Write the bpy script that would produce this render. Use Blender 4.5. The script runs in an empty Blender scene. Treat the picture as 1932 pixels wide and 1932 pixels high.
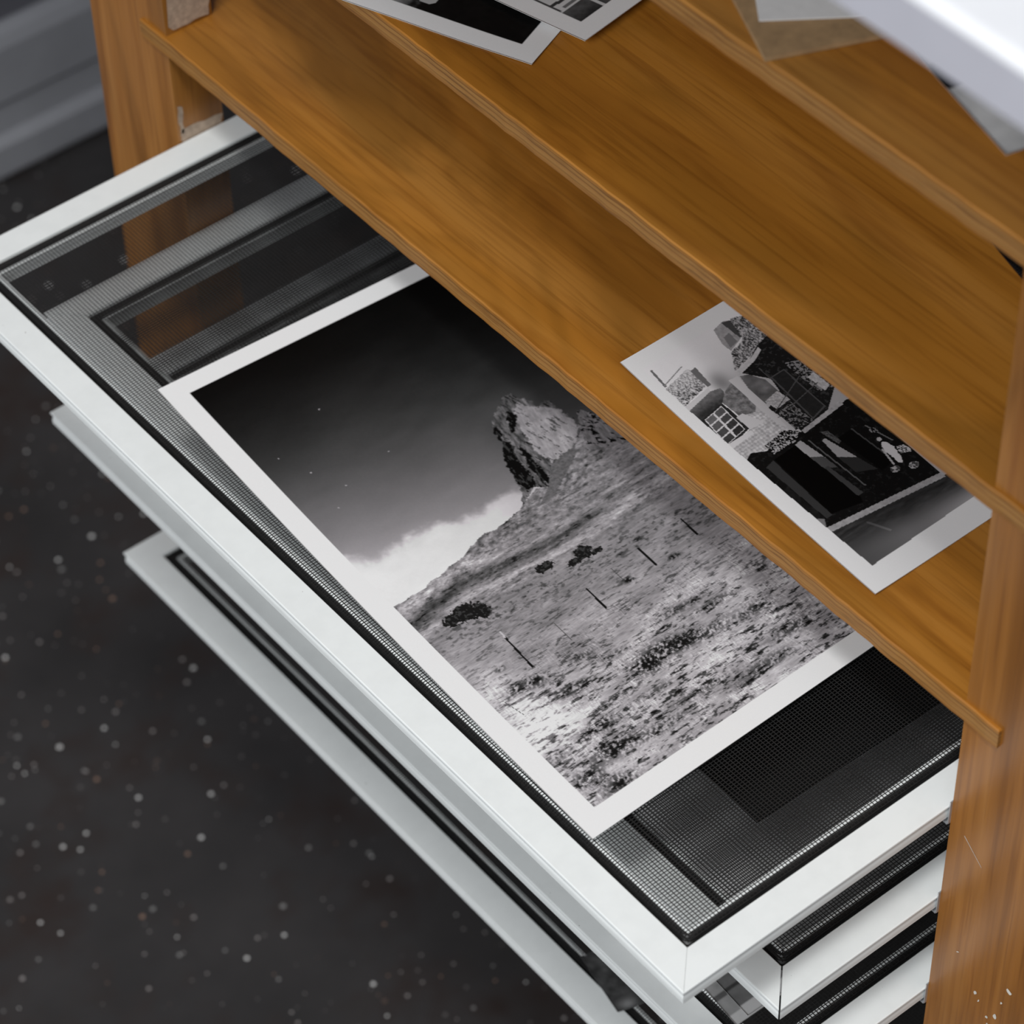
import bpy, bmesh, math, random
import numpy as np
from mathutils import Matrix, Vector

random.seed(4)
SC = bpy.context.scene
COL = SC.collection
MM = 0.001
LIFT = 560.0            # the floor is 560 mm below the top face of the uppermost pulled-out screen


def P(x, y, z):
    return Vector((x * MM, y * MM, (z + LIFT) * MM))


# ------------------------------------------------------------------ camera
cam_d = bpy.data.cameras.new('camera')
cam = bpy.data.objects.new('camera', cam_d)
COL.objects.link(cam)
cam_d.sensor_width = 36.0
cam_d.lens = 5944.53 / 1932 * 36.0
cam_d.clip_start = 0.05
cam_d.clip_end = 30
RX = Vector((0.77623253, -0.63018808, -0.01805652))
RY = Vector((0.46623494, 0.5545338, 0.68928749))
RZ = Vector((-0.42436781, -0.54346596, 0.72426288))
m = Matrix.Identity(4)
for i in range(3):
    m[i][0], m[i][1], m[i][2] = RX[i], RY[i], RZ[i]
m.translation = P(-419.257, -450.038, 880.869)
cam.matrix_world = m
cam_d.dof.use_dof = True
cam_d.dof.focus_distance = 1.165
cam_d.dof.aperture_fstop = 14.0
SC.camera = cam

# ------------------------------------------------------------------ world, lights, exposure
w = bpy.data.worlds.new('room_light')
SC.world = w
w.use_nodes = True
bg = w.node_tree.nodes['Background']
bg.inputs[0].default_value = (0.93, 0.96, 1.0, 1)
bg.inputs[1].default_value = 0.33


def area(name, loc, target, size, size_y, power, col):
    d = bpy.data.lights.new(name, 'AREA')
    d.shape = 'RECTANGLE'
    d.size, d.size_y, d.energy, d.color = size, size_y, power, col
    o = bpy.data.objects.new(name, d)
    COL.objects.link(o)
    o.location = loc
    o.rotation_euler = (target - loc).to_track_quat('-Z', 'Y').to_euler()
    return o


tgt = P(60, 180, 0)
area('ceiling_panel', tgt + Vector((-0.64, -0.58, 2.0)), tgt, 0.34, 0.34, 21.5, (1.0, 1.0, 0.99))
area('front_fill', tgt + Vector((-1.9, -0.65, 1.55)), tgt, 1.4, 1.1, 35, (0.97, 0.985, 1.0))  # added fill lamp that lifts the shelves under the worktop, not a window

SC.view_settings.view_transform = 'Standard'
SC.view_settings.look = 'None'
SC.view_settings.exposure = 0.0
SC.view_settings.gamma = 1.0
SC.view_settings.use_curve_mapping = False


# ------------------------------------------------------------------ helpers
def lin(c):
    c = np.asarray(c, dtype=float) / 255.0
    return np.where(c <= 0.04045, c / 12.92, ((c + 0.055) / 1.055) ** 2.4)


def tag(o, label=None, cat=None, group=None, kind=None):
    if label: o['label'] = label
    if cat: o['category'] = cat
    if group: o['group'] = group
    if kind: o['kind'] = kind
    return o


def empty(name, loc):
    o = bpy.data.objects.new(name, None)
    o.empty_display_size = 0.02
    COL.objects.link(o)
    o.location = loc
    return o


def mesh_obj(name, verts, faces, mats, parent=None, smooth=False, idx=None):
    me = bpy.data.meshes.new(name)
    off = parent.location if parent else Vector((0, 0, 0))
    me.from_pydata([tuple(Vector(v) - off) for v in verts], [], faces)
    me.update()
    for mt in (mats if isinstance(mats, (list, tuple)) else [mats]):
        me.materials.append(mt)
    if idx is not None:
        me.polygons.foreach_set('material_index', idx)
    if smooth:
        me.polygons.foreach_set('use_smooth', [True] * len(me.polygons))
    o = bpy.data.objects.new(name, me)
    COL.objects.link(o)
    if parent:
        o.parent = parent
    return o


def fix_normals(o):
    bm = bmesh.new()
    bm.from_mesh(o.data)
    bmesh.ops.recalc_face_normals(bm, faces=bm.faces)
    bm.to_mesh(o.data)
    bm.free()
    return o


def bevel(o, width, seg=2):
    md = o.modifiers.new('bevel', 'BEVEL')
    md.width = width * MM
    md.segments = seg
    md.limit_method = 'ANGLE'
    return o


def box_vf(x0, x1, y0, y1, z0, z1):
    v = [P(x, y, z) for x in (x0, x1) for y in (y0, y1) for z in (z0, z1)]
    f = [(0, 1, 3, 2), (4, 6, 7, 5), (0, 4, 5, 1), (2, 3, 7, 6), (0, 2, 6, 4), (1, 5, 7, 3)]
    return v, f


def box(name, x0, x1, y0, y1, z0, z1, mat, parent=None, bev=0):
    v, f = box_vf(x0, x1, y0, y1, z0, z1)
    o = fix_normals(mesh_obj(name, v, f, mat, parent))
    if bev:
        bevel(o, bev)
    return o


def prism_z(name, poly, z0, z1, mat, parent=None):
    n = len(poly)
    v = [P(x, y, z0) for x, y in poly] + [P(x, y, z1) for x, y in poly]
    f = [tuple(range(n)), tuple(range(2 * n - 1, n - 1, -1))] + [(i, (i + 1) % n, n + (i + 1) % n, n + i) for i in range(n)]
    return fix_normals(mesh_obj(name, v, f, mat, parent))


# ------------------------------------------------------------------ materials
def new_mat(name):
    mt = bpy.data.materials.new(name)
    mt.use_nodes = True
    nt = mt.node_tree
    return mt, nt, nt.nodes['Principled BSDF'], nt.links


def ramp(nt, stops, fac):
    r = nt.nodes.new('ShaderNodeValToRGB')
    r.color_ramp.elements.remove(r.color_ramp.elements[1])
    for i, (p, c) in enumerate(stops):
        e = r.color_ramp.elements[0] if i == 0 else r.color_ramp.elements.new(p)
        e.position = p
        e.color = (*c, 1)
    nt.links.new(fac, r.inputs[0])
    return r.outputs[0]


def noise(nt, vec, scale, detail=4, rough=.55, dist=0):
    n = nt.nodes.new('ShaderNodeTexNoise')
    n.inputs['Scale'].default_value = scale
    n.inputs['Detail'].default_value = detail
    n.inputs['Roughness'].default_value = rough
    n.inputs['Distortion'].default_value = dist
    nt.links.new(vec, n.inputs['Vector'])
    return n.outputs[0]


def geo_vec(nt, scale, loc=(0, 0, 0)):
    g = nt.nodes.new('ShaderNodeNewGeometry')
    mp = nt.nodes.new('ShaderNodeMapping')
    mp.inputs['Scale'].default_value = scale
    mp.inputs['Location'].default_value = loc
    nt.links.new(g.outputs['Position'], mp.inputs[0])
    return mp.outputs[0]


def math_n(nt, op, a, b=None):
    n = nt.nodes.new('ShaderNodeMath')
    n.operation = op
    for k, v in enumerate((a, b)):
        if v is None: continue
        if isinstance(v, (int, float)): n.inputs[k].default_value = v
        else: nt.links.new(v, n.inputs[k])
    return n.outputs[0]


def mix(nt, fac, a, b, mode='MIX'):
    n = nt.nodes.new('ShaderNodeMix')
    n.data_type = 'RGBA'
    n.blend_type = mode
    for k, v in ((0, fac), (6, a), (7, b)):
        if isinstance(v, tuple): n.inputs[k].default_value = (*v, 1)
        elif isinstance(v, (int, float)): n.inputs[k].default_value = v
        else: nt.links.new(v, n.inputs[k])
    return n.outputs[2]


def wood_face(name, grain, base, dark, light, seed, rough=.34, sheen_scale=1.0):
    """varnished timber: wide soft bands, fine dark streaks, faint pores, grain runs along axis grain"""
    mt, nt, b, L = new_mat(name)
    st = {'y': (1, .10, 1), 'z': (1, 1, .05)}[grain]
    v = geo_vec(nt, st, (seed, seed * .7, seed * .3))
    wide = noise(nt, v, 15 if grain == 'y' else 42, 3, .5, 2.4 if grain == 'y' else 1.2)
    mid = noise(nt, v, 95, 3, .6, .6)
    fine = noise(nt, geo_vec(nt, {'y': (1, .03, 1), 'z': (1, 1, .03)}[grain], (seed, 1, 2)), 520, 2, .6)
    c = ramp(nt, [(.28, dark), (.5, base), (.72, light)], wide)
    c2 = ramp(nt, [(.3, (.72, .64, .55)), (.47, (1, 1, 1)), (1, (1, 1, 1))], mid)
    c3 = ramp(nt, [(.28, (.78, .74, .7)), (.5, (1, 1, 1))], fine)
    blot = noise(nt, geo_vec(nt, {'y': (1, .30, 1), 'z': (1, 1, .2)}[grain], (seed * 2, 3, 1)), 16, 3, .55, 1.5)
    c = mix(nt, 1.0, c, ramp(nt, [(.36, (.70, .70, .66)), (.56, (1, 1, 1))], blot), 'MULTIPLY')
    c = mix(nt, 1.0, mix(nt, .75, c, c2, 'MULTIPLY'), c3, 'MULTIPLY')
    L.new(c, b.inputs['Base Color'])
    b.inputs['Roughness'].default_value = rough
    L.new(math_n(nt, 'MULTIPLY_ADD', noise(nt, v, 60, 3), .2), b.inputs['Roughness'])
    rr = b.inputs['Roughness'].links[0].from_node
    rr.inputs[2].default_value = rough - .1
    bp = nt.nodes.new('ShaderNodeBump')
    bp.inputs['Strength'].default_value = .08
    bp.inputs['Distance'].default_value = .0005
    L.new(fine, bp.inputs['Height'])
    L.new(bp.outputs[0], b.inputs['Normal'])
    return mt


def ply_edge():
    mt, nt, b, L = new_mat('plywood_edge')
    g = nt.nodes.new('ShaderNodeTexCoord')
    sp = nt.nodes.new('ShaderNodeSeparateXYZ')
    L.new(g.outputs['Generated'], sp.inputs[0])
    n = noise(nt, geo_vec(nt, (1, .12, 1)), 160, 4, .6)
    z = math_n(nt, 'ADD', sp.outputs[2], math_n(nt, 'MULTIPLY', math_n(nt, 'SUBTRACT', n, .5), .16))
    c = ramp(nt, [(0, (.34, .15, .04)), (.2, (.40, .20, .07)), (.26, (.28, .13, .04)), (.31, (.42, .225, .09)), (.5, (.38, .19, .07)),
                  (.55, (.24, .10, .03)), (.6, (.40, .21, .08)), (.72, (.42, .225, .09)), (.77, (.22, .09, .025)), (.83, (.40, .19, .055)), (1, (.40, .17, .035))], z)
    n2 = noise(nt, geo_vec(nt, (1, .05, 1), (3, 1, 2)), 500, 3, .7)
    c = mix(nt, 1.0, c, (.86, .80, .52), 'MULTIPLY')
    c = mix(nt, .8, c, ramp(nt, [(.3, (.45, .38, .3)), (.5, (1, 1, 1))], n2), 'MULTIPLY')
    L.new(c, b.inputs['Base Color'])
    b.inputs['Roughness'].default_value = .5
    return mt


def painted_metal(name, col, rough=.38):
    mt, nt, b, L = new_mat(name)
    v = geo_vec(nt, (1, 1, 1))
    n = noise(nt, v, 90, 5, .6)
    c = ramp(nt, [(.3, tuple(np.array(col) * .955)), (.6, col)], n)
    s = noise(nt, v, 420, 2, .5)
    c = mix(nt, ramp(nt, [(.0, (1, 1, 1)), (.2, (1, 1, 1)), (.235, (0, 0, 0))], s), c, (.33, .31, .28))
    L.new(c, b.inputs['Base Color'])
    b.inputs['Roughness'].default_value = rough
    return mt


def plain(name, col, rough=.5, nscale=200, amount=.12, metallic=0, spec=.5):
    mt, nt, b, L = new_mat(name)
    n = noise(nt, geo_vec(nt, (1, 1, 1)), nscale, 4, .6)
    L.new(ramp(nt, [(.3, tuple(np.array(col) * (1 - amount))), (.7, tuple(np.array(col) * (1 + amount)))], n), b.inputs['Base Color'])
    b.inputs['Roughness'].default_value = rough
    b.inputs['Metallic'].default_value = metallic
    b.inputs['Specular IOR Level'].default_value = spec
    return mt


def print_mat(name, rough=.42):
    mt, nt, b, L = new_mat(name)
    a = nt.nodes.new('ShaderNodeAttribute')
    a.attribute_name = 'silver_tone'
    g = noise(nt, geo_vec(nt, (1, 1, 1)), 3800, 1, .5)
    c = mix(nt, .5, a.outputs['Color'], ramp(nt, [(.2, (.88, .88, .88)), (.8, (1, 1, 1))], g), 'MULTIPLY')
    L.new(c, b.inputs['Base Color'])
    b.inputs['Roughness'].default_value = rough
    b.inputs['Specular IOR Level'].default_value = .14
    return mt


def floor_mat():
    mt, nt, b, L = new_mat('speckled_vinyl')
    v = geo_vec(nt, (1, 1, 1))
    c = ramp(nt, [(.3, (.030, .028, .028)), (.7, (.050, .046, .046))], noise(nt, v, 9, 4, .6))
    warm = ramp(nt, [(.5, (0, 0, 0)), (.68, (1, 1, 1))], noise(nt, v, 14, 3, .6))
    c = mix(nt, warm, c, (.036, .026, .023))

    def specks(scale, rad, off, col, dens):
        vo = nt.nodes.new('ShaderNodeTexVoronoi')
        vo.inputs['Scale'].default_value = scale
        L.new(geo_vec(nt, (1, 1, 0), off), vo.inputs['Vector'])
        sp = nt.nodes.new('ShaderNodeSeparateColor')
        L.new(vo.outputs['Color'], sp.inputs[0])
        inside = math_n(nt, 'LESS_THAN', vo.outputs['Distance'], math_n(nt, 'MULTIPLY', math_n(nt, 'ADD', sp.outputs[1], .35), rad))
        keep = math_n(nt, 'LESS_THAN', sp.outputs[0], dens)
        amt = math_n(nt, 'MULTIPLY', math_n(nt, 'MULTIPLY', inside, keep), math_n(nt, 'ADD', math_n(nt, 'MULTIPLY', sp.outputs[2], .75), .25))
        return amt, col
    for a in (specks(84, .10, (0, 0, 0), (.85, .84, .82), .72), specks(118, .11, (3.1, 1.2, 0), (.36, .33, .32), .8), specks(90, .105, (7.7, 4.4, 0), (.30, .19, .14), .4)):
        c = mix(nt, a[0], c, a[1])
    L.new(c, b.inputs['Base Color'])
    b.inputs['Roughness'].default_value = .38
    return mt


WOODTOP = wood_face('varnished_ply_face', 'y', (.43, .172, .023), (.295, .106, .0125), (.50, .222, .042), 1.7)
WOODTOP2 = wood_face('varnished_ply_face_deep', 'y', (.47, .190, .024), (.35, .130, .0145), (.54, .235, .040), 5.3)
PINE = wood_face('varnished_pine', 'z', (.335, .132, .023), (.215, .078, .011), (.43, .19, .045), 2.9, .32)
EDGE = ply_edge()
BARE = plain('bare_torn_wood', (.42, .32, .24), .8, 300, .25)
CHIP = plain('paint_chip', (.62, .58, .52), .7, 400, .2)
WHITE = painted_metal('white_enamel', (.845, .875, .87), .36)
RUBBER = plain('black_rubber', (.012, .012, .012), .42, 900, .4)
MESHM = plain('black_fibreglass', (.016, .016, .016), .5, 900, .3)
ALU = plain('dull_aluminium', (.55, .56, .58), .4, 300, .1, .6)
PRINT = print_mat('fibre_print')
CARD = plain('brown_board', (.34, .215, .105), .8, 160, .18)
PAPERW = plain('matt_paper', (.72, .71, .70), .7, 250, .04)
LAMINATE = plain('white_laminate', (.70, .71, .74), .3, 60, .02)
LAMINATE_SHADED = plain('shaded_laminate_edge', (.42, .42, .47), .45, 60, .02)  # front edge of the white worktop, its shade put into a darker colour
DARKP = plain('black_stained_wood', (.010, .009, .008), .6, 60, .2)
WALLM = plain('grey_wall_paint', (.13, .13, .15), .7, 12, .06)
BASEM = plain('shaded_white_gloss', (.33, .335, .36), .4, 30, .05)  # white skirting, greyed in the colour to stand for shade
FLOORM = floor_mat()

# ------------------------------------------------------------------ the room
FZ = -LIFT
tag(box('floor', -900, 900, -900, 1125, FZ - 20, FZ, FLOORM), kind='structure')
tag(box('wall_left', -900, 900, 1126, 1180, FZ - 20, FZ + 1700, WALLM), kind='structure')
tag(box('wall_back', 640, 700, -900, 1126, FZ - 20, FZ + 1700, WALLM), kind='structure')
# moulded skirting: profile in (distance from the wall, height)
pr = [(0, 0), (16, 0), (17, 3), (17, 26), (13, 30), (10, 32), (9, 55), (12, 58), (14, 61), (14, 104), (10, 112), (3, 116), (0, 116)]
v, f = [], []
for x in (-900, 640):
    v += [P(x, 1126 - u * 1.0, FZ + 4 + h) for u, h in pr]
n = len(pr)
f = [tuple(range(n)), tuple(range(2 * n - 1, n - 1, -1))] + [(i, (i + 1) % n, n + (i + 1) % n, n + i) for i in range(n)]
tag(fix_normals(mesh_obj('baseboard_left', v, f, BASEM)), kind='structure')

# ------------------------------------------------------------------ the rack
ZA, ZB, ZC = 58.0, 162.6, 266.0
TB = 9.0
WTOP_Z = 425.6
WX = 10.0
rack = tag(empty('drying_rack', P(125, -30, FZ)), 'orange varnished wooden rack with three plywood shelves above pull-out screens', 'drying rack')


def post(y0, y1, x0=125.7, x1=149.5, chips=(), patches=()):
    v, f = box_vf(x0, x1, y0, y1, -236, WTOP_Z)
    o = fix_normals(mesh_obj('post', v, f, [PINE, CHIP, BARE], rack))
    me = o.data
    vs = [tuple(q.co) for q in me.vertices]
    fs = [tuple(p.vertices) for p in me.polygons]
    ix = [0] * len(fs)
    off = rack.location
    for poly, mi in list(chips) + list(patches):
        k = len(vs)
        vs += [tuple(P(*q) - off) for q in poly]
        fs.append(tuple(range(k, k + len(poly))))
        ix.append(mi)
    me2 = bpy.data.meshes.new('post')
    me2.from_pydata(vs, [], fs)
    for mt in (PINE, CHIP, BARE): me2.materials.append(mt)
    me2.polygons.foreach_set('material_index', ix)
    o.data = me2
    return o


def chip(y, z, r, a, el, seed):
    rs = random.Random(seed)
    pts = []
    for i in range(9):
        t = i / 9 * 2 * math.pi
        q = r * rs.uniform(.55, 1.15)
        dy, dz = q * math.cos(t), q * math.sin(t) * el
        pts.append((125.55, y + dy * math.cos(a) - dz * math.sin(a), z + dy * math.sin(a) + dz * math.cos(a)))
    return (pts, 1)


def irregular(pts, jitter, seed, n=5):
    """subdivide the outline of a torn patch and jitter it"""
    rs = random.Random(seed)
    out = []
    for i in range(len(pts)):
        a, b = pts[i], pts[(i + 1) % len(pts)]
        for k in range(n):
            t = k / n
            out.append((a[0] + (b[0] - a[0]) * t + rs.uniform(-1, 1) * jitter, a[1] + (b[1] - a[1]) * t + rs.uniform(-1, 1) * jitter))
    return out


YR, YL = -.6, 476.6      # inner faces of the two front posts
chips = CHIPS = []
CHIPSPEC = [(-23.1, -89.2, .75, .5, 2.0), (-25.1, -92.1, .4, .4, 2.6), (-38.3, -72.1, 1.3, .2, 1.2), (-35.6, -82.1, .55, .2, 1.8),
            (-33.7, -92.4, 1.15, .1, 1.5), (-29.9, -97.3, .6, .3, 1.6), (-12.3, -75.1, .32, .9, 3.0), (-30.7, -100.9, .7, .3, 1.3)]
for k, (yy, zz, r, a, el) in enumerate(CHIPSPEC):
    chips.append(chip(yy, zz, r, a, el, k))
# a long pale scratch
chips.append(([(125.55, -7.9, -9.7), (125.55, -7.9, -10.1), (125.55, -17.5, -19.0), (125.55, -17.5, -18.7)], 1))
post(YR - 61, YR, chips=chips)
lpatch = [(x, YL - .15, z) for x, z in irregular([(127.5, 62), (130, 59.5), (147.5, 59.5), (149, 70), (149, 150), (128.5, 150)], .5, 3)]
scuff = [(x, YL - .15, z) for x, z in irregular([(127.5, 6), (149, 5), (148.5, -1), (127, -1)], .8, 5)]
scuff2 = [(x, YL - .15, z) for x, z in irregular([(126.6, 20), (129.5, 18), (128.5, 4), (126.8, 5)], .5, 6)]
post(YL, YL + 61, patches=[(lpatch, 2), (scuff, 2), (scuff2, 2)])
for y0 in (YR - 61, YL):
    v, f = box_vf(500, 524, y0, y0 + 61, -236, WTOP_Z)
    fix_normals(mesh_obj('post', v, f, PINE, rack))


box('plinth', 285, 545, YR - 61, YL + 61, FZ, -236, DARKP, rack, 1.5)


def shelf(z, poly, mat, seed):
    """plywood board, slightly worn front arris; top/bottom varnished face, rim shows the plies"""
    rs = random.Random(seed)
    pts = []
    n = len(poly)
    for i in range(n):
        a, b = poly[i], poly[(i + 1) % n]
        k = 90 if i == 0 else 1
        for j in range(k):
            t = j / k
            jit = rs.uniform(-.22, .22) if (i == 0 and j) else 0
            pts.append((a[0] + (b[0] - a[0]) * t + jit, a[1] + (b[1] - a[1]) * t))
    n = len(pts)
    v = [P(x, y, z - TB) for x, y in pts] + [P(x, y, z - .5) for x, y in pts]
    cx, cy = 300, 230
    ins = [(x + (.5 if x < 200 else -.5), y + (.5 if y < cy else -.5)) for x, y in pts]
    v += [P(x, y, z) for x, y in ins]
    f = [tuple(range(n))]
    ix = [0]
    for lvl in (0, 1):
        for i in range(n):
            j = (i + 1) % n
            f.append((lvl * n + i, lvl * n + j, (lvl + 1) * n + j, (lvl + 1) * n + i))
            ix.append(1 if lvl == 0 else 0)
    f.append(tuple(range(3 * n - 1, 2 * n - 1, -1)))
    ix.append(0)
    return fix_normals(mesh_obj('shelf', v, f, [mat, EDGE], rack, idx=ix))


XF = 124.2
shelf(ZA, [(XF, -17.5), (XF, 494.5), (232, 494.5), (232, -17.5)], WOODTOP, 1)
shelf(ZB, [(XF, -17.5), (XF, 494.5), (318, 494.5), (311, 476), (202, 62), (181, -17.5)], WOODTOP2, 2)
shelf(ZC, [(XF, -17.5), (XF, 494.5), (300, 494.5), (300, -17.5)], WOODTOP, 3)

LEVELS = [0, -53, -110.5, -165.5, -221]
for zt in LEVELS:
    for side in (0, 1):
        # channel: thin web on the post, small ledge under the screen bar
        s = 1 if side == 0 else -1
        yb = YR if side == 0 else YL
        ys = [(yb, yb + s * .45), (yb, yb + s * 7)]
        v1, f1 = box_vf(124.6, 523, min(ys[0]), max(ys[0]), zt - 10.4, zt + (2.5 if side == 0 else -1.5))
        v2, f2 = box_vf(124.6, 523, min(ys[1]), max(ys[1]), zt - 10.4, zt - 9.6)
        fix_normals(mesh_obj('runner', v1 + v2, f1 + [tuple(i + 8 for i in q) for q in f2], ALU, rack))

# ------------------------------------------------------------------ the worktop over the rack
wt = []
for i in range(7):
    a = math.pi / 2 * i / 6
    wt.append((WX + 3.2 - 3.2 * math.sin(a), WTOP_Z + 17.5 - 3.2 + 3.2 * math.cos(a)))
prof = [(WX, WTOP_Z + .2)] + wt[::-1] + [(632, WTOP_Z + 17.5), (632, WTOP_Z + .2)]
v = [P(x, -520, z) for x, z in prof] + [P(x, 700, z) for x, z in prof]
n = len(prof)
f = [tuple(range(n)), tuple(range(2 * n - 1, n - 1, -1))] + [(i, (i + 1) % n, n + (i + 1) % n, n + i) for i in range(n)]
tag(fix_normals(mesh_obj('worktop', v, f, [LAMINATE, LAMINATE_SHADED], idx=[0] * 2 + [0 if 1 <= i <= 9 else 1 for i in range(n)])), 'white laminate worktop edge blurred at the top right above the shelves', 'worktop')

# ------------------------------------------------------------------ screens
BARPROF = [(0.5, 0), (0.12, -.12), (0, -.6), (.3, -1.2), (.8, -2.1), (.85, -3.0), (.55, -4.0), (.45, -4.8), (.42, -6.8), (.7, -7.4), (1.2, -7.6),
           (20.2, -7.6), (20.2, -1.6), (19.9, -1.2), (18.5, -1.2), (18.2, -1.5), (18.2, -5.0), (13.6, -5.0), (13.6, -.3), (13.3, 0)]


def screen(x0, y0, zt, W, D, label, gap=.12):
    root = tag(empty('drying_screen', P(x0, y0, zt - 7.6)), label, 'screen', 'pull-out drying screens')

    def side(k):
        # returns mapping (u, end) -> (x, y)
        g = gap / 2
        if k == 0: return lambda u, e: (x0 + u, y0 + u + g if e == 0 else y0 + W - u - g)
        if k == 1: return lambda u, e: (x0 + u + g if e == 0 else x0 + D - u - g, y0 + u)
        if k == 2: return lambda u, e: (x0 + u + g if e == 0 else x0 + D - u - g, y0 + W - u)
        return lambda u, e: (x0 + D - u, y0 + u + g if e == 0 else y0 + W - u - g)
    for k in range(4):
        fn = side(k)
        v = [P(*fn(u, e), zt + z) for e in (0, 1) for u, z in BARPROF]
        n = len(BARPROF)
        f = [tuple(range(n)), tuple(range(2 * n - 1, n - 1, -1))] + [(i, (i + 1) % n, n + (i + 1) % n, n + i) for i in range(n)]
        fix_normals(mesh_obj('frame_bar', v, f, WHITE, root))
    # rubber spline pressed into the groove, ribbed, turning the corners in a curve
    sp = [(13.62, -2.6), (13.62, -1.9), (14.0, -1.35), (14.45, -1.75), (14.8, -1.2), (15.25, -1.65), (15.6, -1.0), (16.1, -1.5), (16.5, -1.0), (17.0, -1.6), (17.5, -1.35), (18.1, -2.0), (18.1, -2.6)]
    rings = []
    for u, z in sp:
        r = .3 if u < 13.7 else min(3.4, .3 + (u - 13.6) * 2.6)
        pts = []
        for cx, cy, a0 in ((x0 + u + r, y0 + u + r, math.pi), (x0 + D - u - r, y0 + u + r, 1.5 * math.pi), (x0 + D - u - r, y0 + W - u - r, 0), (x0 + u + r, y0 + W - u - r, .5 * math.pi)):
            for i in range(9):
                a = a0 + i / 8 * math.pi / 2
                pts.append(P(cx + r * math.cos(a), cy + r * math.sin(a), zt + z))
        rings.append(pts)
    n = len(rings[0])
    v = [q for r_ in rings for q in r_]
    f = []
    K = len(rings)
    for a in range(K):
        b = (a + 1) % K
        for i in range(n):
            j = (i + 1) % n
            f.append((a * n + i, a * n + j, b * n + j, b * n + i))
    tag(fix_normals(mesh_obj('spline', v, f, RUBBER, root, smooth=False)), 'black ribbed rubber cord in the frame groove')
    # woven mesh: every strand is a fine bar
    v, f = [], []
    hw = .14
    x_a, x_b, y_a, y_b = x0 + 16.5, x0 + D - 16.5, y0 + 16.5, y0 + W - 16.5

    def strand(xa, xb, ya, yb, z0, z1):
        k = len(v)
        v.extend([P(x, y, z) for x in (xa, xb) for y in (ya, yb) for z in (z0, z1)])
        f.extend([tuple(k + i for i in q) for q in [(0, 1, 3, 2), (4, 6, 7, 5), (0, 4, 5, 1), (2, 3, 7, 6), (0, 2, 6, 4), (1, 5, 7, 3)]])
    y = y0 + 14.3 + 1.25
    while y < y_b + 1:
        if y > y_a - 1.2: strand(x_a - 1, x_b + 1, y - hw, y + hw, zt - 1.12, zt - .94)
        y += 1.25
    x = x0 + 14.3 + 1.6
    while x < x_b + 1:
        if x > x_a - 1.2: strand(x - hw, x + hw, y_a - 1, y_b + 1, zt - 1.08, zt - .90)
        x += 1.6
    fix_normals(mesh_obj('mesh', v, f, MESHM, root))
    return root


DEP = 400
screen(0, 0, 0, 476, DEP, 'white framed mesh screen pulled out furthest on top, holding the large desert print')
screen(46.6, -.2, -53, 476, DEP, 'second white framed mesh screen, directly under the topmost one', gap=.9)
screen(41.5, -.2, -110.5, 476, DEP, 'third white framed mesh screen down, with small grey strips on it')
screen(67.0, -.2, -221, 476, DEP, 'lowest white framed mesh screen above the floor, with a dark test strip')


# ------------------------------------------------------------------ picture painting helpers (tones on the print's own surface, in mm)
def hashn(ix, iy, seed):
    h = (ix.astype(np.int64) * 374761393 + iy.astype(np.int64) * 668265263 + seed * 974634777) & 0xffffffff
    h = ((h ^ (h >> 13)) * 1274126177) & 0xffffffff
    h = h ^ (h >> 16)
    return (h & 0xffff) / 65535.0


def vn(x, y, seed):
    ix, iy = np.floor(x), np.floor(y)
    fx, fy = x - ix, y - iy
    fx, fy = fx * fx * (3 - 2 * fx), fy * fy * (3 - 2 * fy)
    a, b = hashn(ix, iy, seed), hashn(ix + 1, iy, seed)
    c, d = hashn(ix, iy + 1, seed), hashn(ix + 1, iy + 1, seed)
    return a * (1 - fx) * (1 - fy) + b * fx * (1 - fy) + c * (1 - fx) * fy + d * fx * fy


def fbm(x, y, seed, octs=4, gain=.55):
    s, a, t = 0, 1, 0
    for k in range(octs):
        s = s + a * vn(x, y, seed + k * 17)
        t += a
        a *= gain
        x, y = x * 2.03 + 5.1, y * 2.03 + 1.7
    return s / t            # 0..1, mean .5


def inpoly(s, t, poly):
    r = np.zeros(s.shape, bool)
    n = len(poly)
    for i in range(n):
        x1, y1 = poly[i]
        x2, y2 = poly[(i + 1) % n]
        if y1 == y2: continue
        c = ((y1 > t) != (y2 > t)) & (s < (x2 - x1) * (t - y1) / (y2 - y1) + x1)
        r ^= c
    return r


def sm(a, b, x):
    k = np.clip((x - a) / (b - a), 0, 1)
    return k * k * (3 - 2 * k)


def lerp(a, b, k):
    return a + (b - a) * k


def seg_d(s, t, a, b):
    ax, ay = a
    dx, dy = b[0] - ax, b[1] - ay
    k = np.clip(((s - ax) * dx + (t - ay) * dy) / (dx * dx + dy * dy), 0, 1)
    return np.hypot(s - ax - k * dx, t - ay - k * dy)


def blades(s, t, lean, wd, ln, seed):
    u = (s + t * lean) / wd
    return vn(u, t / ln + 9 * hashn(np.floor(u), np.floor(u) * 0, seed + 5), seed)


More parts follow.
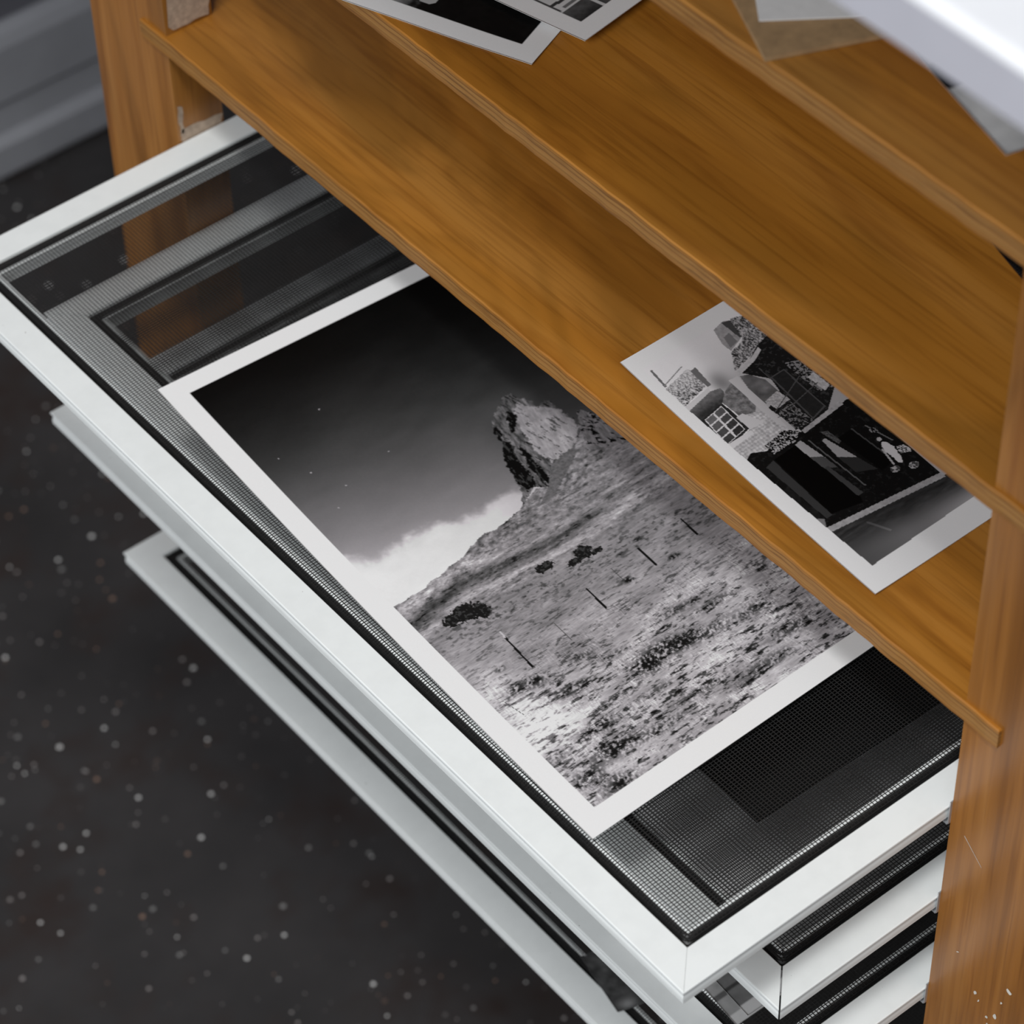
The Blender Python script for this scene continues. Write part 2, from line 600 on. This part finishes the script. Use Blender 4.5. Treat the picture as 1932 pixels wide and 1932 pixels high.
def desert(s, t):
    g = fbm(s / .7, t / .7, 91, 2)
    # sky
    base = np.interp(t, [9, 16, 40, 63, 98, 120, 140], [7, 10, 25, 47, 82, 104, 118])
    left = np.clip(1 - s / 95, 0, 1) ** .8
    base = base + left * np.interp(t, [9, 30, 60, 94, 120, 128], [0, 4, 16, 34, 62, 75])
    base = base - np.clip((s - 85) / 45, 0, 1) * np.interp(t, [9, 60, 120], [0, 14, 26])
    base = base + (fbm(s / 26, t / 13, 3, 3) - .5) * np.interp(t, [9, 50, 120], [4, 14, 22])
    cl = np.interp(s, [9, 16.6, 29, 41, 52, 66, 86, 101], [119, 124.5, 122.5, 125, 127.5, 128.5, 130.5, 132])
    d = t - cl + (fbm(s / 7, t / 7, 8, 4) - .5) * 11
    cloud = np.interp(s, [9, 40, 70, 90], [234, 230, 214, 190]) + (fbm(s / 12, t / 8, 12, 3) - .5) * 16 + sm(0, 18, t - cl) * 6
    v = lerp(base, cloud, sm(-1.5, 5.5, d) * .85 + .15 * sm(2, 9, d))
    v = v + (g - .5) * 4
    # ground
    hl = np.interp(s, [7.7, 16, 24, 33, 47, 56.6, 64, 75.7, 79, 89, 93.5, 100, 106, 115.5, 124, 129.2, 132, 140, 160, 210],
                   [151, 150.6, 150.5, 148.8, 146.2, 142.2, 142.8, 140.6, 139.6, 135.5, 138, 131.5, 129.8, 126, 117, 112.4, 117, 119, 122, 130])
    hl = hl + (fbm(s / 2.2, s * 0 + 1, 5, 3) - .5) * 2.0
    dep = t - hl
    str1 = fbm(s / 14 + t / 40, t / 1.5, 21, 5, .62)
    str2 = fbm(s / 5, t / 1.0, 22, 4, .6)
    rocky = fbm(s / 2.4 + t / 6, t / 1.7, 23, 5, .65)
    gr = 143 + (str1 - .5) * 95 + (str2 - .5) * 60
    rockt = 126 + (rocky - .5) * 175 + (str1 - .5) * 45
    gr = lerp(rockt, gr, sm(3, 17, dep))
    gr = lerp(gr, rockt + 6, sm(80, 95, s) * sm(30, 12, dep) * .85)
    # light slopes then the dark band
    bd = np.interp(s, [9, 36, 57, 82, 100, 120], [162, 156.5, 159.5, 161.5, 160, 155])
    dl = t - bd
    gr = gr + 52 * np.exp(-((dl + 6.5) / 3.0) ** 2) * sm(75, 45, s) * (.5 + str2)
    gr = gr - 58 * np.exp(-((dl - 1.0) / 2.8) ** 2) * (.35 + 1.3 * rocky) * sm(115, 85, s)
    gr = gr + 34 * np.exp(-((dl - 7.5) / 2.4) ** 2) * (.4 + str2)
    gr = gr + (fbm(s / 1.1, t / .75, 24, 3, .65) - .5) * 62 * sm(0, 4, dep) * sm(178, 168, t)
    gr = gr - sm(.62, .74, fbm(s / 3.2, t / .9, 26, 3)) * 45 * sm(176, 168, t)
    # scrub field
    low = sm(170, 184, t)
    patch = fbm(s / 17, t / 8, 31, 4, .6)
    patch2 = fbm(s / 7, t / 4, 32, 3, .6)
    ln = fbm(s / 3.6, t / .55, 33, 3, .6)
    dash = fbm(s / 2.7, t / .75, 34, 3, .55)
    dash2 = fbm(s / 6.0, t / 1.7, 36, 4, .6)
    blade = blades(s, t, .16, .34, 3.4, 35) * .6 + blades(s, t, .02, .5, 2.6, 36) * .4
    blade2 = blades(s, t, -.25, .4, 3.8, 38) * .6 + blades(s, t, -.12, .32, 3.0, 39) * .4
    amp = np.interp(t, [172, 200, 235, 275], [.5, .75, 1.0, 1.1])
    scr = np.interp(t, [172, 200, 240, 275], [146, 152, 170, 172]) + (patch - .5) * 62 + (ln - .5) * 48
    scr = scr - sm(.60, .76, dash + (patch2 - .5) * .30 - (patch - .5) * .1) * 62 * amp
    scr = scr - sm(.60, .74, dash2 + (fbm(s / 1.1, t / .8, 39, 2) - .5) * .22) * 85 * sm(196, 232, t)
    gmask = sm(.48, .60, patch2) * sm(186, 215, t)
    scr = scr + gmask * ((blade - .42) * 62 * amp) + sm(.55, .68, fbm(s / 9, t / 6, 44, 3)) * sm(190, 215, t) * (blade2 - .35) * 60
    scr = scr + 50 * np.exp(-((s - 18) / 16) ** 2 - ((t - 234) / 20) ** 2) * (.7 + .6 * fbm(s / 2.5, t / 3.5, 47, 3)) + 30 * np.exp(-((s - 14) / 12) ** 2 - ((t - 205) / 20) ** 2)
    scr = 155 + (scr - 155) * np.interp(t, [185, 225], [1.1, 1.4])
    gr = lerp(gr, scr, low)
    # the row of small bushes just above the field
    rowt = fbm(s / 1.9, t / 1.3, 41, 3)
    gr = gr - sm(.55, .72, rowt) * 62 * np.exp(-((t - (175 + s * .06)) / 7.5) ** 2)
    for cx, cy, rx, ry, k in ((66.8, 235.8, 5, 3.2, 95), (75, 232, 9, 3, 80), (83.3, 236.2, 8, 2.4, 60), (95, 237.7, 8, 2.5, 60), (38.2, 226.7, 7, 2.2, 62), (34, 246.4, 7, 3.2, 78),
                              (20.7, 212.1, 3.5, 2.1, 78), (29, 214, 4.5, 2.3, 92), (32.3, 258, 9, 3.6, 90), (16.5, 262.2, 5, 3.2, 85), (23.7, 271.8, 7, 3.6, 80), (12.9, 247.9, 4, 2.4, 60),
                              (121.5, 257.1, 9, 3, 60), (114.4, 240.1, 8, 3, 62), (101.8, 264.5, 11, 2.4, 60), (52, 262, 10, 2, 66), (74, 258, 12, 1.7, 58), (60, 247, 8, 1.6, 48),
                              (50, 216, 5, 1.3, 50), (60, 223, 6, 1.6, 48), (92, 221, 9, 1.8, 52), (107, 228, 9, 2, 50), (22, 201, 2.2, 1.2, 60), (87.8, 197.1, 2, 1.3, 95), (108.4, 198.7, 2.2, 1.2, 85)):
        e = np.exp(-(((s - cx) / (rx * 1.15)) ** 2 + ((t - cy - (s - cx) * .05) / (ry * 1.15)) ** 2)) * sm(.28, .62, fbm((s + t * .3) / .8, t / 1.1, 55, 3)) * 1.9
        gr = gr - k * e
    v = np.where(dep > 0, np.clip(gr, 22, 236), v)
    # the butte and its neighbour
    ws, wt_ = s + (fbm(s / 1.8, t / 1.8, 61, 4) - .5) * 2.6, t + (fbm(s / 1.8, t / 1.8, 62, 4) - .5) * 2.6
    rock = [(77.9, 140.6), (82.5, 135.1), (84.7, 129.6), (87.0, 118.4), (92.7, 108.0), (94.9, 100.3), (97.2, 94.6), (100.1, 93.0), (103.6, 90.1), (109.2, 86.0), (112.7, 85.6), (113.6, 90.9),
            (116.4, 94.3), (116.3, 100.0), (119.0, 98.0), (122.3, 98.7), (122.6, 102.8), (123.7, 111.6), (124.0, 117.7), (121.6, 121.5), (115.5, 126.1), (101.3, 129.1), (100.1, 132.6), (93.5, 137.8), (89.1, 134.9)]
    crag = fbm((s + t * .12) / .95, t / 3.4, 63, 4, .65)
    crk = fbm((s - t * .25) / .8, t / 4.2, 66, 3, .6)
    mr = inpoly(ws, wt_, rock)
    rk = 96 + (crag - .5) * 150
    rk = np.where(crk > .66, rk * .25, rk)
    v = np.where(mr, rk, v)
    lt = [(106.2, 96.7), (111.2, 92.0), (114.9, 97.8), (118.6, 101.0), (123.0, 106.7), (123.1, 118.9), (115.8, 125.7), (102.7, 128.0), (101.5, 117.3), (103.9, 105.1)]
    ml = inpoly(ws, wt_, lt) & mr
    lk = 158 + (crag - .5) * 75 + (fbm(s / 9, t / 9, 70, 2) - .5) * 40
    lk = np.where(crk > .70, lk * .5, lk)
    v = np.where(ml, lk, v)
    for pl in ([(93.9, 105.1), (96.5, 108.8), (92.6, 118.6), (92.7, 126.6), (90.0, 133.8), (86.6, 134.8), (85.2, 130.5), (86.8, 119.3)],
               [(98.0, 112.0), (98.3, 119.6), (97.3, 128.1), (97.0, 133.6), (94.9, 137.7), (93.2, 133.0), (94.1, 126.1), (95.6, 118)],
               [(104.9, 93.3), (107.2, 97.4), (102.7, 103.8), (99.3, 105), (101.5, 99.3)], [(94, 100), (97, 98), (96, 103), (93, 107)]):
        v = np.where(inpoly(ws, wt_, pl), 12 + (crag > .62) * 46, v)
    rh = [(123.4, 118.7), (126.8, 111.6), (129.2, 111.2), (131.5, 116.3), (134.0, 119.2), (138, 121), (150, 127), (150, 134), (131, 137), (118, 132)]
    mh = inpoly(ws, wt_, rh)
    ck2 = fbm((s - t * .5) / 1.3, (t + s * .5) / 3.2, 81, 4, .6)
    v = np.where(mh, np.where(ck2 > .60, 16, 134 + (crag - .5) * 120), v)
    sd = [(101.3, 129.1), (106.0, 128.4), (115.5, 126.1), (112, 131), (100.8, 137.9), (89.8, 143.8), (84.3, 144.1), (93.5, 137.8)]
    v = np.where(inpoly(s, t, sd), 104 + (g - .5) * 40 + (str2 - .5) * 30, v)
    # bushes
    for cx, cy, rx, ry in ((28.5, 170.5, 6.2, 4.4), (34.5, 173.0, 3.6, 4.6), (23, 170.5, 3.8, 3.0), (66.5, 171.0, 4.0, 2.3), (83.0, 174.2, 3.6, 3.5), (77.4, 176.2, 3.8, 1.8), (87.5, 177, 3, 1.4)):
        e = np.hypot((s - cx) / rx, (t - cy) / ry) + (fbm(s / 1.0, t / 1.0, 71, 3) - .5) * .9
        v = np.where(e < 1, 26 + (fbm(s / .8, t / .8, 72, 2) > .62) * 34, v)
    # fence posts and wires
    for a, b in (((33.3, 189.9), (32.6, 208)), ((72.3, 190.3), (72.0, 202.7)), ((100.6, 186.6), (100.6, 197.9)), ((123.2, 185.3), (123.1, 195.7))):
        v = np.where(seg_d(s, t, a, b) < .42, 22, v)
    v = np.where(seg_d(s, t, (33.4, 186.5), (33.3, 189.9)) < .35, 200, v)
    for a, b in (((14, 214), (16, 224)), ((52, 196), (52, 207)), ((86, 188), (86, 196)), ((43, 204), (43, 212))):
        v = np.where(seg_d(s, t, a, b) < .15, 84, v)
    # dust spots in the sky
    for cx, cy in ((24, 74), (31, 88), (22, 96), (55, 83), (46, 47), (18, 60)):
        v = np.where(np.hypot(s - cx, t - cy) < .3, 175, v)
    border = (s < 9.5) | (t < 9.0) | (t > 274.6) | (s > 206.5)
    v = np.where(border, 239.5, v)
    cool = np.where(border | (v > 215), 0, np.clip((v - 60) / 100, 0, 1) * 1.0)
    return v, cool


def street(s, t):
    n1, n2 = fbm(s / 1.2, t / 1.2, 3, 4, .6), fbm(s / 3.5, t / 3.5, 5, 3)
    ws, wt_ = s + (n1 - .5) * 1.0, t + (fbm(s / 1.2, t / 1.2, 9, 4) - .5) * 1.0
    v = 199 - sm(8, 60, s) * 22 * sm(10, 36, t) + (n2 - .5) * 4

    def put(poly, val, rag=False):
        nonlocal v
        mk = inpoly(ws if rag else s, wt_ if rag else t, poly)
        v = np.where(mk, val, v)
    haze = sm(22, 44, t) * sm(18, 24, s)
    v = v - haze * 32
    v = v - 60 * np.exp(-((s - 24) / 4) ** 2 - ((t - 32) / 6) ** 2)
    v = np.where(seg_d(s, t, (6.8, 11), (6, 20.5)) < .5, 95, v)
    v = np.where(seg_d(s, t, (6.0, 20), (17.5, 16.5)) < .25, 120, v)
    leaf = fbm(s / .5, t / .7, 21, 3, .7)
    put([(5.2, 21.5), (18.4, 18.8), (19.9, 21.7), (18.4, 30.1), (5.3, 33.2)], np.clip(188 - sm(.30, .75, leaf) * np.interp(t, [18, 34], [40, 165]), 30, 200), True)
    put([(18.6, 20.5), (21.5, 20), (20.4, 31), (18.6, 31)], 95)
    put([(4.9, 33.4), (18.7, 31.3), (17.9, 33.3), (4.5, 36.1)], 178)
    put([(4.5, 36.1), (17.9, 33.3), (22.0, 34.4), (21.8, 37.3), (17.5, 41.0), (5.5, 43.5), (4.2, 41.0)], 98 - sm(34, 42, t) * 52 + (n1 - .5) * 40)
    put([(4.3, 42.5), (17.6, 40.6), (17.8, 57), (4.3, 60)], 38 + (n1 - .5) * 30)
    put([(17.8, 40.6), (22.5, 36.8), (27.1, 35.0), (26.8, 50.2), (23.9, 52.9), (18.6, 51.4)], 100 + (n1 - .5) * 90)
    tile = ((np.floor((s + t) / 1.55) + np.floor((s - t) / 1.55)) % 2) * 20
    put([(17.0, 50.0), (25.0, 52.3), (28.5, 55), (28.5, 66.8), (15.9, 69.9), (4.5, 69.0), (4.3, 61.0), (17.2, 57.5)], 168 - tile + (n1 - .5) * 70)
    put([(27.1, 33.5), (31.2, 33.8), (30.3, 51), (29.0, 66.5), (27, 62), (26.8, 50)], 178 - sm(34, 60, t) * 10)
    put([(17.3, 49.8), (20.3, 49.8), (24, 58.5), (17.3, 57.7)], 175)
    # casement window: frame, bars and eight panes
    put([(6.8, 43.1), (16.4, 41.6), (15.9, 56.4), (5.1, 58.2)], 186)
    for i in range(2):
        for j in range(4):
            a0, a1 = (i + .10) / 2, (i + .93) / 2
            b0, b1 = (j + .10) / 4, (j + .92) / 4

            def q(a, b):
                return (lerp(lerp(6.8, 16.4, a), lerp(5.1, 15.9, a), b), lerp(lerp(43.1, 41.6, a), lerp(58.2, 56.4, a), b))
            put([q(a0, b0), q(a1, b0), q(a1, b1), q(a0, b1)], (92 if i == 0 else 78) - 12 * j + (n1 - .5) * 25)
    put([(5.1, 58.2), (17.2, 58.0), (17.1, 60.0), (4.3, 61.0)], 182)
    put([(39.8, 9.5), (45.6, 8.1), (48.3, 9.6), (45.5, 19.5), (37.9, 22.3), (37.6, 17.5)], 138 + (n1 - .5) * 40)
    put([(44.6, 8.4), (48.3, 9.6), (46.6, 19.5), (45.2, 19.0)], 62)
    put([(40.3, 15), (43.6, 14.4), (43.2, 20), (38.8, 21)], 105)
    put([(37.2, 23.2), (45.6, 20.5), (48.6, 9), (58, 12), (56, 27.3), (49.2, 27.0), (32.1, 31.7)], np.clip(172 - sm(.30, .75, leaf) * 140, 30, 190), True)
    put([(47.6, 26.5), (58.4, 24), (58.6, 60.5), (45.1, 70.3), (32.0, 71.7), (29.7, 54.0), (38.9, 49.9), (40.4, 43.0), (35.9, 37.1), (33.7, 33.9)], 24 + (n1 > .63) * 26)
    put([(31.7, 32.2), (41.9, 29.8), (47.5, 27.3), (47.6, 29.2), (41.8, 32.0), (31.6, 34.3)], 172 + (n1 - .5) * 30)
    put([(31.9, 34.5), (35.2, 36.0), (38.4, 42.0), (38.5, 50.3), (30.5, 51.7), (30.5, 40.9)], 92 + (n2 - .5) * 60)
    put([(40.6, 42.3), (47.7, 42.4), (47.4, 67.2), (39.2, 69.1)], 66)
    put([(41.3, 43.0), (47.1, 43.0), (46.8, 66.5), (39.9, 68.3)], 34 + (n1 - .5) * 14)
    put([(38.2, 49.3), (39.2, 55.7), (31.9, 56.5), (30.9, 50.6)], 150 + (leaf - .5) * 90)
    put([(49.5, 40), (58.3, 44), (58.3, 62), (50.5, 60)], np.where(leaf > .52, 120, 24))
    put([(52, 51.5), (55.5, 51), (56, 60), (52.5, 61)], 160 + (leaf - .5) * 60)
    wires = (seg_d(s, t, (30.5, 57), (50, 49)) < .22) | (seg_d(s, t, (29.5, 60), (53, 56)) < .22) | (seg_d(s, t, (40.5, 36), (40.2, 43)) < .18)
    v = np.where(wires, 70, v)
    put([(31, 58), (38.5, 57), (39, 69.5), (30.5, 69)], np.where(leaf > .55, 110, 26))
    gd = [(4.2, 69.4), (9.6, 66.9), (15.2, 70.0), (22, 69), (26.8, 67.0), (31.3, 71.0), (43.6, 71.5), (55.3, 69.6), (58.4, 70), (58.4, 119.2), (7.4, 112.6), (4.0, 105.5), (4.0, 86.1)]
    put(gd, 15 + (n1 > .66) * 14, False)
    put([(16, 67.5), (27, 66), (31, 70), (27, 73), (16, 73)], np.where(leaf > .53, 150, 12), True)
    put([(32.2, 70.4), (53.4, 68.4), (53.2, 70.6), (32.1, 72.4)], 142 + (n1 - .5) * 60)
    put([(9.5, 76), (13.8, 75), (13.2, 109), (10.5, 109)], 46)
    put([(4, 90), (9.5, 88), (10, 108), (6, 106)], 22 + (n1 - .5) * 22)
    put([(14.4, 75.0), (24.9, 74.6), (27.4, 108.9), (26.3, 111.6), (13.4, 108.5)], 4)
    put([(25.2, 74.4), (28.4, 74.0), (30.0, 86.4), (25.6, 82.9)], 138)
    put([(25.6, 82.5), (29.9, 85.6), (30.5, 93), (26.1, 90)], 64)
    put([(34.7, 79.3), (36.3, 79.0), (39.5, 93.9), (33.8, 89.1)], 138)
    put([(36.9, 75.5), (39.5, 77), (40.5, 84), (38.5, 84.5)], 70 + (leaf - .5) * 80)
    put([(33.8, 89.1), (39.5, 93.9), (41.5, 103), (34, 99)], 40)
    put([(26.3, 90), (28.0, 90), (29.5, 108.1), (26.9, 108.3)], 52)
    v = np.where(seg_d(s, t, (30.8, 76), (32.5, 106)) < .3, 78, v)
    put([(40.1, 82.1), (46.8, 82.0), (48.6, 103.9), (42.2, 104.8)], 7)
    v = np.where(seg_d(s, t, (47.3, 82), (48.9, 101)) < .3, 60, v)
    v = np.where(seg_d(s, t, (52.5, 84), (55.5, 96)) < .3, 85, v)
    put([(52.2, 86), (54.5, 87), (54.6, 90), (51.8, 88.5)], np.where(leaf > .5, 120, 15))
    # two riders on a motorcycle, caught in the light
    put([(50.6, 95.0), (51.6, 93.9), (53.2, 95.7), (53.6, 98.6), (52.6, 103.6), (51.2, 106.4), (49.6, 105.9), (50.0, 101.8), (49.4, 98.3)], 178, True)
    v = np.where(np.hypot(s - 51.9, t - 92.5) < 1.0, 150, v)
    v = np.where(seg_d(s, t, (49.4, 97), (47.8, 105)) < .4, 150, v)
    put([(54.5, 99.2), (57.3, 100.2), (57.7, 104.6), (55.7, 104.3), (53.9, 102.8), (53.6, 101.2)], np.where(leaf > .42, 165, 30), True)
    for cx, cy, r in ((46.6, 107.2, 2.0), (53.4, 110.2, 2.1)):
        v = np.where(np.hypot((s - cx) / r, (t - cy) / (r * .8)) < 1, np.where(leaf > .5, 150, 60), v)
    # pavement kerb and road
    road_t = t - np.interp(s, [7, 58], [115, 122])
    road = 42 + sm(2, 16, road_t) * np.interp(s, [8, 40, 58], [28, 70, 105]) + (fbm(s / 5, t / 1.2, 31, 3) - .5) * 36 * sm(12, 2, road_t)
    v = np.where(t > np.interp(s, [7, 58], [114, 121]), road, v)
    put([(7.1, 112.3), (58.6, 119.2), (58.8, 121.9), (7.6, 115.0)], 136 + (n1 - .5) * 40)
    put([(5.6, 105.2), (9.8, 108.6), (7.6, 112)], 105)
    v = np.where(seg_d(s, t, (21, 120), (25, 128)) < .5, v + 22, v)
    top_fade = (t < 12) & (s > 50)
    border = (s < np.interp(t, [10, 140], [4.5, 8.4])) | (t > np.interp(s, [8, 58], [136.4, 135.6])) | (t < 8)
    v = np.where(border, 199, v)
    return v * (239.5 / 199), np.where(border, .15, np.clip((v - 30) / 120, 0, 1) * .6)


def paper_print(name, label, group, quad, S, T, zf, painter, ds, dt, smax=None, cat='photograph'):
    """paper sheet: quad = corners (s0t0, s0tT, sSt0, sStT) in mm; zf(s,t) height; painter gives sRGB tone per point"""
    TL, BL, TR, BR = [np.array(q, float) for q in quad]
    sv = list(np.arange(0, (smax or S), ds))
    sv += list(np.arange(sv[-1] + ds, S, max(ds, 3.0))) if smax else []
    sv = np.array(sv + [S])
    tv = np.append(np.arange(0, T, dt), T)
    s, t = np.meshgrid(sv, tv, indexing='ij')
    a, b = s / S, t / T
    xy = [(1 - a) * ((1 - b) * TL[k] + b * BL[k]) + a * ((1 - b) * TR[k] + b * BR[k]) for k in (0, 1)]
    z = zf(s, t)
    co = np.stack([xy[0], xy[1], z + LIFT], -1) * MM
    ni, nj = s.shape
    val, cool = painter(s, t)
    val = np.clip(val, 3, 241)
    rgb = np.stack([val + 1.5 * cool, val - 2.5 * cool, val + 0.8 * cool], -1)
    col = lin(rgb) * .985
    # underside and rim
    org = Vector(co[0, 0])
    top = (co - np.array(org)).reshape(-1, 3)
    idx = np.arange(ni * nj).reshape(ni, nj)
    quads = np.stack([idx[:-1, :-1], idx[1:, :-1], idx[1:, 1:], idx[:-1, 1:]], -1).reshape(-1, 4)
    rim = np.concatenate([idx[:, 0], idx[-1, 1:], idx[-2::-1, -1], idx[0, -2:0:-1]])
    low = top[rim] - np.array([0, 0, .26 * MM])
    nb = len(rim)
    base = ni * nj
    rimf = np.stack([rim, np.roll(rim, -1), base + np.roll(np.arange(nb), -1), base + np.arange(nb)], -1)
    verts = np.concatenate([top, low])
    faces = np.concatenate([quads, rimf])
    me = bpy.data.meshes.new(name)
    me.vertices.add(len(verts))
    me.vertices.foreach_set('co', verts.astype(np.float32).ravel())
    me.loops.add(len(faces) * 4)
    me.loops.foreach_set('vertex_index', faces.astype(np.int32).ravel())
    me.polygons.add(len(faces))
    me.polygons.foreach_set('loop_start', np.arange(len(faces), dtype=np.int32) * 4)
    me.polygons.foreach_set('use_smooth', np.ones(len(faces), bool))
    me.update(calc_edges=True)
    at = me.color_attributes.new('silver_tone', 'FLOAT_COLOR', 'POINT')
    c4 = np.ones((len(verts), 4), np.float32)
    c4[:base, :3] = col.reshape(-1, 3)
    c4[base:, :3] = .8
    at.data.foreach_set('color', c4.ravel())
    me.materials.append(PRINT)
    o = bpy.data.objects.new(name, me)
    COL.objects.link(o)
    o.location = org
    return tag(o, label, cat, group)


G = 'black and white photographic prints laid out to dry'
Hm = 285.06
paper_print('landscape_print', 'large black and white print of a desert rock butte, lying on the topmost screen', G,
            [(29.02, 352.71), (17.13, 67.90), (244.63, 339.64), (233.11, 71.16)], 216, Hm,
            lambda s, t: -.55 + 3.5 * (2 * t / Hm - 1) ** 2, desert, .34, .34, smax=150)
paper_print('street_print', 'black and white street print with balconies and a motorcycle, on the lowest shelf', G,
            [(142.32, 200.59), (134.50, 53.72), (232.30, 202.40), (224.49, 54.75)], 90, 147.07,
            lambda s, t: ZA + .32 + 1.1 * (2 * t / 147.07 - 1) ** 2 * np.exp(-s / 25), street, .28, .28, smax=75)


def rect(c, d1, L1, d2, L2):
    """corner c, run L1 along d1 (t axis reversed: t=T at c), run L2 along d2 (s axis)"""
    d1 = np.array(d1, float) / np.hypot(*d1)
    d2 = np.array(d2, float) / np.hypot(*d2)
    c = np.array(c, float)
    return [c + d1 * L1, c, c + d1 * L1 + d2 * L2, c + d2 * L2]


def pic_dark(s, t):       # T=127 at the near corner
    n1, n2 = fbm(s / 2, t / 2, 3, 4), fbm(s / 9, t / 14, 5, 3)
    v = 15 + (n1 - .5) * 14
    k = sm(74, 66, t + (n1 - .5) * 10)
    v = lerp(v, 120 + (n2 - .5) * 90 + (n1 - .5) * 60, k)
    v = np.where(np.hypot((s - 16) / 3, (t - 74) / 4) < 1, 175, v)
    b = (s < 8.6) | (t > 118.2) | (s > 80.5) | (t < 9)
    return np.where(b, 236, v), v * 0


def pic_light(s, t):
    n1 = fbm(s / 2, t / 2, 13, 4)
    v = 205 + (n1 - .5) * 12
    v = np.where((s < 21) & (t > 109), 80 + (n1 - .5) * 40 - sm(112, 118, t) * 30, v)
    v = np.where((s > 22) & (s < 30) & (t > 107), 66 + (n1 - .5) * 50, v)
    v = np.where((s > 11) & (s < 40) & (np.abs(t - 107.5) < 1.0), 110, v)
    v = np.where(np.abs(t - 102.5 - .1 * s) < .8, 60, v)
    v = np.where(seg_d(s, t, (8.6, 70), (8.6, 108)) < .6, 70, v)
    b = (s < 8.4) | (t > 118.2) | (s > 80.5) | (t < 9)
    return np.where(b, 236, v), v * 0


paper_print('courtyard_print', 'small print with a solid dark lower half, on the middle shelf under the paler one', G,
            rect((148.1, 258.1), (-27.8, 72.9), 127, (20.9, 8.8), 89), 89, 127,
            lambda s, t: ZB + .35 + .5 * np.exp(-((127 - t) ** 2 + s ** 2) / 300), pic_dark, .5, .5)
paper_print('doorway_print', 'small pale print lifted off the middle shelf, overlapping the dark one', G,
            rect((169.2, 253.0), (-8, 39.1), 127, (31.9, 5.1), 89), 89, 127,
            lambda s, t: ZB + 1.6 + 2.4 * (t / 127) ** 2, pic_light, .5, .5)


def pic_grey(lo, hi, seed):
    def fn(s, t):
        n1, n2 = fbm(s / 2.5, t / 2.5, seed, 4), fbm(s / 14, t / 10, seed + 3, 3)
        v = lo + (hi - lo) * n2 + (n1 - .5) * 26
        b = (t > np.max(t) - 5) | (t < 5)
        v = np.where(np.abs(t - (np.max(t) - 14)) < 1.0, v * .6, v)
        return np.where(b, 196, v), v * 0
    return fn


z3 = -110.5 - .55
def pic_grey_lifted(s, t):
    v, c = pic_grey(100, 118, 15)(s, t)
    return np.where((t < 101) & (t > 6), 212 + 20 * (fbm(s / 12, t / 9, 6, 3) - .5), v), c  # tone brightened away from the near end to offset the shade of the meshes


paper_print('grey_print', 'mid grey print whose pale corner shows at the front of the third screen', G,
            rect((58.7, 33.1), (1.6, 18.2), 178, (18.2, -.3), 60), 60, 178, lambda s, t: z3 + .05 + 0 * s, pic_grey(138, 152, 5), .8, .8)
paper_print('grey_print', 'print with a darker grey end, brightened under the mesh, overlapping the mid grey one on the third screen', G,
            rect((64.7, 33.6), (1.2, 18.0), 127, (18.0, -.3), 178), 178, 127, lambda s, t: z3 + .45 + 0 * s, pic_grey_lifted, .8, .8)
paper_print('black_print', 'almost black print seen through the mesh, lying on the second screen', G,
            rect((97, 67.5), (0.4, 18.0), 127, (18.0, -.4), 178), 178, 127, lambda s, t: -53.55 + 0 * s, lambda s, t: (20 + 6 * fbm(s / 9, t / 9, 4, 3), 0 * s), 1.2, 1.2)


def pic_strip(s, t):
    n1, n2 = fbm(s / 3, t / 3, 25, 4, .6), fbm(s / 9, t / 9, 27, 3)
    v = 74 + (n1 - .5) * 50 + (n2 - .5) * 40
    v = np.where(seg_d(s, t, (12, 22), (16, 21)) < .5, 150, v)
    v = lerp(v, 150, np.exp(-((s - 6) / 4) ** 2 - ((t - 31) / 3) ** 2))
    v = np.where((t < .8) & (s < 9) & (n1 > .45), 190, v)
    return v, v * 0


paper_print('dark_strip', 'dark curled test strip draped over the front bar of the lowest screen', G,
            rect((77.0, 122.6), (7.2, 32.5), 33.4, (32.5, -7.2), 100), 100, 33.4,
            lambda s, t: -221 + .35 + 1.6 * np.exp(-s / 8) * (t / 33.4) ** 2, pic_strip, .6, .5, cat='test strip')


def pic_blur(s, t):
    n2 = fbm(s / 9, t / 9, 37, 3)
    v = 196 + (n2 - .5) * 50
    v = np.where(np.hypot((s - 4) / 6, (t - 59) / 7) < 1, 16, v)
    return v, v * 0


# upper shelf: board, white sheet, greyish print
o = prism_z('cardboard_sheet', [(122.9, 110.6), (160.0, 94.8), (205, 76.0), (226, 124), (143.9, 158.5)], ZC + .2, ZC + 1.9, CARD)
tag(o, 'brown cardboard sheet poking over the edge of the upper shelf', 'cardboard')
o = prism_z('white_sheet', [(133.4, 125.0), (161.2, 104.3), (200, 76), (216, 98), (149.6, 147.0)], ZC + 2.2, ZC + 2.7, PAPERW)
tag(o, 'plain white paper sheet resting on the brown cardboard', 'paper')
paper_print('curled_print', 'blurred grey print with a black spot, lying on the upper shelf under the worktop', G,
            rect((148.0, 30.6), (12.4, 49.0), 100, (5.6 * 4, -5.6), 60), 60, 100, lambda s, t: ZC + .35 + 0 * s, pic_blur, 1, 1)
